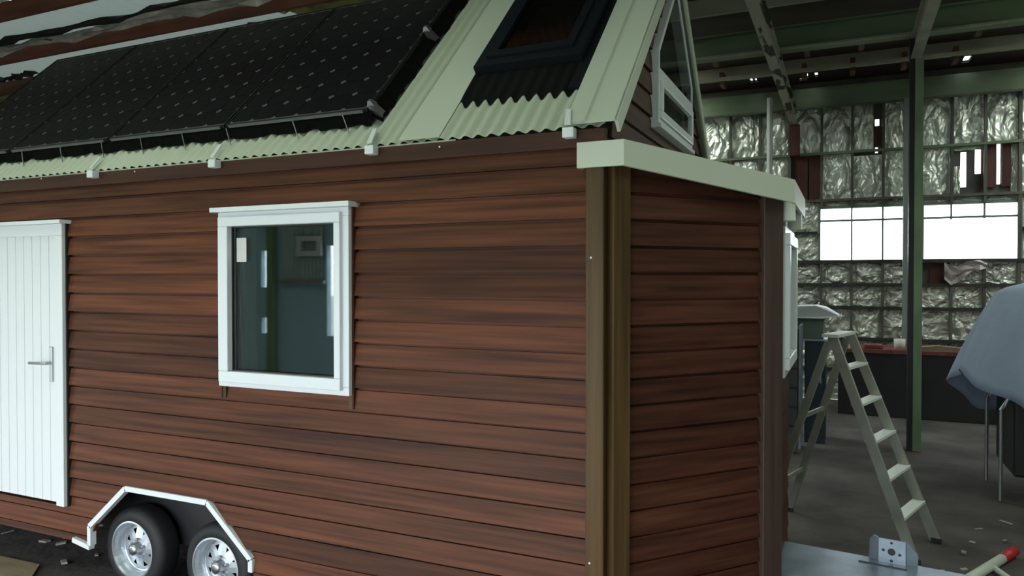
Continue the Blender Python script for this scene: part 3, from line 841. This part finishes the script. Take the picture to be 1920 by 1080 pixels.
# bay roof and fascias
OUT = [(-.14,-.07),(.10,-.07),(.82,.79),(.82,1.93),(.10,2.79),(-.14,2.79)]
zt = lambda x: ztop(max(x, .10))
b = MB()
top = [(x,y,zt(x)) for x,y in OUT]; 
b.poly(top); b.poly([(x,y,z-.055) for x,y,z in reversed(top)])
b.build('bay_roof', M['flash'], house)
def fascia(p, q, name='bay_fascia'):
    (xa,ya),(xb,yb) = p, q
    d = Vector((xb-xa,yb-ya,0)).normalized(); nrm = Vector((d.y,-d.x,0))
    b = MB(); z1,z2 = zt(xa)+.004, zt(xb)+.004
    pts = []
    for dz in (-.126, 0):
        for (x,y,z,o) in ((xa,ya,z1,.0),(xb,yb,z2,.0),(xb,yb,z2,-.02),(xa,ya,z1,-.02)):
            pts.append((x+nrm.x*o, y+nrm.y*o, z+dz))
    b.hexa(pts); return b.build(name, M['flash'], house)
for k in range(5): fascia(OUT[k], OUT[k+1])
fascia((-.14,.0), (-.14,-.0505))
for (y, z) in ((.90,2.57),(1.60,2.56)):
    MB().box(BX+.03,BX+.115,y-.035,y+.035,z-.05,z+.065).build('soffit_block', M['flash'], house, bevel=.006)

# ---- trailer: wheels, arch trim, chassis, drawbar
def tyre_prof(r, ri, w):
    return [(ri,.02),(ri+.012,.0),(r-.03,.008),(r-.008,.03),(r,.05),(r,w-.05),(r-.008,w-.03),(r-.03,w-.008),(ri+.012,w),(ri,w-.02)]
for (cx, cz) in ((-3.47,.29),(-2.685,.29)):
    wh = bpy.data.objects.new('trailer_wheel', None); col.objects.link(wh); wh.parent = house; wh.location = (cx,.03,cz)
    MB().lathe(tyre_prof(.29,.195,.19),(0,0,0)).build('tyre', M['tyre'], wh, smooth=True)
    b = MB().lathe([(.200,.012),(.203,.002),(.192,.0),(.186,.012),(.178,.035),(.170,.05),(.168,.075),(.160,.078)],(0,0,0),seg=48)
    # disc with eight triangular holes
    seg = 64; ro_, ri_ = .160, .07
    for k in range(8):
        a0 = 2*math.pi*k/8; a1 = a0+2*math.pi/8; am = (a0+a1)/2
        P2 = lambda r, a, y=.078: (r*math.cos(a), y, r*math.sin(a))
        h0 = P2(.138, am-.15,.074); h1 = P2(.138, am+.15,.074); h2 = P2(.096, am,.064)
        A, Bm, C = P2(.160,a0), P2(.160,am), P2(.160,a1); D, E2, F2 = P2(ri_,a0,.058), P2(ri_,am,.058), P2(ri_,a1,.058)
        b.poly([A, h0, h2, E2, D]); b.poly([C, F2, E2, h2, h1]); b.poly([A, Bm, h0]); b.poly([Bm, h1, h0]); b.poly([Bm, C, h1])
    b.lathe([(.07,.058),(.045,.055),(.0,.055)],(0,0,0),seg=24)
    b.build('rim', M['rim'], wh)
    hb = MB().lathe([(.045,.055),(.042,.012),(.034,.0),(.018,-.005),(.0,-.005)],(0,0,0),seg=20).build('hub_cap', M['chrome'], wh, smooth=True)
    for k in range(5):
        a = 2*math.pi*k/5+.3
        MB().lathe([(.011,.056),(.011,.035),(.0,.033)],(.06*math.cos(a),0,.06*math.sin(a)),seg=6).build('wheel_nut', M['chrome'], wh)
    MB().lathe([(.155,.1),(.155,.14),(0,.14)],(0,0,0),seg=24).build('brake_drum', M['chassis'], wh)
for pts in ([(-2.299,.36),(-2.299,.437),(-2.668,.75)],[(-3.80,.30),(-3.80,.437),(-3.43,.75)],[(-3.43,.75),(-2.668,.75)],[(-3.98,.315),(-3.80,.285)]):
    b = MB()
    for (xa,za),(xb,zb_) in zip(pts[:-1], pts[1:]): b.bar((xa,-.03,za),(xb,-.03,zb_),.035,.045 if len(pts) > 1 else .02, up=(0,1,0))
    b.build('arch_trim', M['upvc'], house)
MB().box(-6.1,.3,.34,.46,.36,.62).build('chassis_rail', M['chassis'], house)
MB().box(-6.1,.3,2.2,2.32,.36,.62).build('chassis_rail', M['chassis'], house)
MB().box(-4.05,-2.1,.24,.28,.3,.78).build('wheel_well', M['black'], house)
for x in (-3.47,-2.685): MB().tube([(x,.12,.29),(x,2.5,.29)],.035,10).build('axle', M['chassis'], house)
db = MB()
db.prism([(BX-.1,.98,.43),(BX-.1,1.70,.43),(.70,1.65,.43),(2.45,1.40,.43),(2.45,1.32,.43),(.70,1.07,.43)],(0,0,.02))
dbo = db.build('drawbar_plate', M['galv'], house)
for ya in (1.60,1.12):
    MB().bar((.3,ya+(.06 if ya > 1.36 else -.06),.36),(2.5,1.36+(.06 if ya > 1.36 else -.06),.36),.06,.12).build('drawbar_arm', M['galv'], house)
MB().box(2.40,2.62,1.31,1.41,.34,.48).build('coupling', M['galv'], house, bevel=.01)
# slot line pressed in the plate
MB().bar((1.16,1.47,.452),(1.42,1.43,.452),.012,.006).build('plate_slot', M['black'], house)
# clamp bracket on the drawbar edge
bx = MB(); a = Vector((1.26,1.535,0)); d = Vector((.99,-.15,0)).normalized()
br = bpy.data.objects.new('clamp_bracket', None); col.objects.link(br); br.parent = house; br.location = (1.24,1.54,.45); br.rotation_euler = (0,0,math.atan2(-.15,.99))
MB().box(.03,.185,-.012,.0,-.01,.145).build('bracket_plate', M['galv'], br, bevel=.004)
b = MB(); b.prism([(-.025,.02,.0),(.03,.0,-.01),(.03,.0,.145),(.005,.01,.15),(-.02,.02,.12)],(0,.012,0)); b.build('bracket_flange', M['galv'], br)
b = MB(); b.prism([(.185,.0,-.01),(.245,.02,-.01),(.245,.02,.07),(.185,.0,.145)],(0,.012,0)); b.build('bracket_flange', M['galv'], br)
for (hx, hz, r) in ((.105,.125,.008),(.06,.075,.009),(.105,.07,.022),(.15,.06,.009),(.105,.015,.009)):
    MB().lathe([(r,-.014),(0,-.0142)],(hx,0,hz),seg=12).build('bolt_hole', M['chassis'], br)
# small screw heads on the timber
for (x, z) in ((-4.28,2.925),(-3.3,2.918),(-.93,2.91),(-.07,2.30),(-.075,.78)):
    MB().lathe([(.006,-.002),(0,-.004)],(x,-.056,z),seg=6).build('screw_head', M['upvc'], house)

# ================================================================== OTHER THINGS
# ---- step ladder
lad = thing('step_ladder', 'weathered aluminium step ladder standing open beside the trailer drawbar', 'ladder', (1.2,3.2,0))
o3 = Vector((1.2,3.2,0))
nf, nt_ = Vector((1.574,2.898,0))-o3, Vector((.981,3.095,1.711))-o3
ff, ft = Vector((1.775,3.494,0))-o3, Vector((1.116,3.60,1.707))-o3
wv = (ff-nf).normalized()
def rail(a, b_, name='front_rail', w=.03, h=.075):
    MB().bar(a, b_, w, h, up=(b_-a).cross(wv)).build(name, M['alu'], lad)
rail(nf, nt_); rail(ff, ft)
rn, rf_ = Vector((.42,3.25,0))-o3, Vector((.60,3.86,0))-o3
rail(rn, nt_+Vector((-.03,0,-.04)), 'rear_leg', .03, .06); rail(rf_, ft+Vector((-.03,0,-.04)), 'rear_leg', .03, .06)
for k in range(1, 6):
    t = k/6.0 + .02
    p, q = nf.lerp(nt_, t), ff.lerp(ft, t)
    MB().bar(p, q, .095, .022).build('step', M['alu2'], lad)
MB().bar(nt_+Vector((-.02,-.03,.01)), ft+Vector((-.02,.03,.01)), .13, .025).build('top_cap', M['alu2'], lad)
for t in (.25,.6):
    MB().bar(rn.lerp(nt_, t), rf_.lerp(ft, t), .02, .035).build('rear_brace', M['alu'], lad)
for p in (nf, ff, rn, rf_): MB().box(p.x-.04,p.x+.04,p.y-.03,p.y+.03,-.005,.03).build('rubber_foot', M['black'], lad)

# ---- machine under a cover
cm = thing('covered_machine', 'tall machine draped in a blue grey fabric cover near the back wall windows', 'machine', (3.14,5.5,0))
b = MB(); NT, NRr = 72, 16; rd = random.Random(3)
def hem(a):
    # hem height by direction; a = angle, pi = towards -x
    d = math.atan2(math.sin(a-math.pi*1.08), math.cos(a-math.pi*1.08))
    return 1.32 - .55*min(1, abs(d)/1.0) + .05*math.sin(5*a)
for j in range(NRr+1):
    v = j/NRr
    for k in range(NT):
        a = 2*math.pi*k/NT
        pleat = math.exp(-((a-4.9)/.55)**2)*math.sin(20*a)*.09*min(1, v*1.6)
        fold = pleat + (math.sin(7*a+1.0)+.6*math.sin(13*a+2))*.055*v**1.2
        if v < .3:
            r = .62*(v/.3)**.8; z = 2.16-.10*(v/.3)**3
        else:
            u = (v-.3)/.7; z = 2.06-(2.06-hem(a))*u; r = .62+.10*math.sin(u*1.6)+.28*u**.9
        r *= (1+fold)
        b.v.append((r*1.02*math.cos(a), r*.9*math.sin(a), z))
for j in range(NRr):
    for k in range(NT):
        k2 = (k+1) % NT
        b.f.append((j*NT+k, j*NT+k2, (j+1)*NT+k2, (j+1)*NT+k)); b.m.append(0)
co = b.build('fabric_cover', M['tarp'], cm, smooth=True)
sm = co.modifiers.new('thickness', 'SOLIDIFY'); sm.thickness = .006
b = MB().box(-.56,.6,-.5,.45,.25,1.2); b.box(-.38,.45,-.4,.4,1.2,1.75); b.box(-.3,.4,-.35,.35,1.75,2.03); b.build('machine_body', M['darkmetal'], cm, bevel=.03)
for (x, y) in ((-.66,-.45),(-.66,.35),(.62,-.45),(.62,.35)):
    MB().tube([(x,y,0),(x,y,.9),(x+.08,y,1.05),(x+.25*(1 if x < 0 else -1),y,1.1)],.018,8).build('tubular_leg', M['chrome'], cm)

# ---- workbench and what is on it
wb = thing('workbench', 'long dark steel workbench with a solid front below the foil lined wall', 'workbench', (1.9,9.9,0))
MB().box(-.95,2.6,-.42,.45,1.0,1.06).build('bench_top', M['redbrown'], wb)
MB().box(-.93,2.58,-.40,-.36,.0,1.0).build('front_panel', M['darkmetal'], wb)
for x in (-.93,.8,2.5): MB().box(x,x+.08,.3,.4,0,1.0).build('leg', M['darkmetal'], wb)
tag(MB().box(1.35,1.62,9.55,9.85,1.06,1.13).build('toolbox', M['redbrown'], None, bevel=.015), 'low red brown toolbox lying on the workbench next to the cream tub', 'toolbox')
b = MB().box(1.0,1.28,9.55,9.75,1.06,1.10); b.box(1.03,1.22,9.57,9.73,1.10,1.13)
tag(b.build('paper_stack', M['cream'], None), 'small pile of pale papers on the workbench near the ladder top', 'papers')
tub = tag(MB().lathe([(.0,0),(.075,0),(.085,.17),(.078,.17),(.07,.01)],(1.86,9.62,1.06),'z',20).build('cream_tub', M['cream'], None, smooth=True), 'cream plastic tub on the workbench in front of the steel column', 'tub')
b = MB(); b.prism([(2.05,9.6,1.06),(2.75,9.6,1.06),(2.75,9.6,1.11),(2.4,9.6,1.14),(2.05,9.6,1.10)],(0,.2,0))
tag(b.build('timber_offcut', M['tan'], None), 'pale timber offcut lying on the workbench beside the covered machine', 'timber')

# ---- cabinets with box and board
c1 = thing('slate_cabinet', 'slate grey drawer cabinet with stacked drawers standing beside the navy cabinet', 'cabinet', (.36,6.55,0))
MB().box(-.35,.185,-.2,.3,0,1.56).build('body', M['cabgrey'], c1)
for k in range(6): MB().box(-.33,.17,-.22,-.2,.10+k*.24,.31+k*.24).build('drawer', M['cabgrey'], c1, bevel=.008)
MB().box(.185,.21,-.23,.28,.05,1.60).build('side_rail', M['galv'], c1)
c2 = thing('navy_cabinet', 'narrow dark navy cabinet carrying the grey green box', 'cabinet', (.71,7.25,0))
MB().box(-.13,.13,-.2,.35,0,1.38).build('body', M['cabblue'], c2)
MB().box(-.115,.115,-.215,-.2,.08,1.30).build('door', M['cabblue'], c2, bevel=.006)
MB().box(.06,.08,-.235,-.215,.8,.95).build('handle', M['chrome'], c2)
MB().box(-.15,.15,-.22,.36,1.36,1.385).build('top_panel', M['galv'], c2)
gbx = MB().box(.40,.81,7.04,7.5,1.385,1.64); gbx.box(.39,.82,7.03,7.51,1.63,1.66)
tag(gbx.build('green_box', M['greenbox'], None, bevel=.008), 'grey green lidded box on top of the navy cabinet', 'box')
b = MB(); b.prism([(.1,6.95,1.665),(.80,6.95,1.665),(1.0,7.05,1.70),(.84,7.05,1.80),(.72,6.98,1.83),(.1,6.95,1.80)],(0,.55,0))
tag(b.build('white_board', M['whiteb'], None), 'folded white board lying on the grey green box', 'board')

# ---- floor clutter
pole = thing('red_tipped_pole', 'off white pole with a red end lying on the dirt floor by the drawbar', 'pole', (2.0,2.81,.035))
d = Vector((.295,.56,0)).normalized()
MB().tube([tuple(-d*.5),tuple(d*.40)],.036,12).build('shaft', M['pvc'], pole, smooth=True)
MB().tube([tuple(d*.40),tuple(d*.66)],.038,12).build('red_end', M['red'], pole, smooth=True)
MB().tube([tuple(d*.18),tuple(d*.02+Vector((.16,-.06,-.01)))],.02,8).build('side_arm', M['pvc'], pole)
tag(MB().prism([(-6.6,-.35,.0),(-5.0,.04,.0),(-4.52,.06,.0),(-4.25,-.20,.0),(-5.2,-1.3,.0),(-6.6,-1.3,.0)],(0,0,.012)).build('tan_sheet', M['tan'], None), 'tan fibreboard sheet lying on the dirt floor below the white door', 'board')
chips = []
rd = random.Random(21)
cme = [MB().prism([(-.03,-.012,0),(.025,-.015,0),(.03,.010,0),(-.02,.014,0)],(0,0,.01)).mesh('wood_chip', M['chip']),
       MB().prism([(-.05,-.008,0),(.05,-.01,0),(.045,.008,0),(-.05,.01,0)],(0,0,.008)).mesh('wood_chip', M['chip'])]
def chip(x, y, grp, lab, s=1):
    o = bpy.data.objects.new('wood_chip', cme[rd.randrange(2)]); col.objects.link(o)
    o.location = (x, y, -.004); o.rotation_euler = (0, 0, rd.uniform(0, 6)); o.scale = (s, s, s)
    tag(o, lab, 'wood chip', grp)
for k in range(26):
    chip(rd.uniform(-5.6,-4.0), rd.uniform(.05,1.5), 'wood chips by the wheels', 'small pale wood chip on the dirt floor by the trailer wheels', rd.uniform(.7,1.6))
for (x, y) in ((1.95,3.3),(2.05,3.6),(2.15,4.0),(1.75,2.75),(1.9,2.9),(2.3,3.75),(1.35,2.6),(.95,2.3),(2.4,4.3)):
    chip(x, y, 'wood chips by the drawbar', 'small pale wood chip on the dirt floor by the drawbar', rd.uniform(.8,1.5))
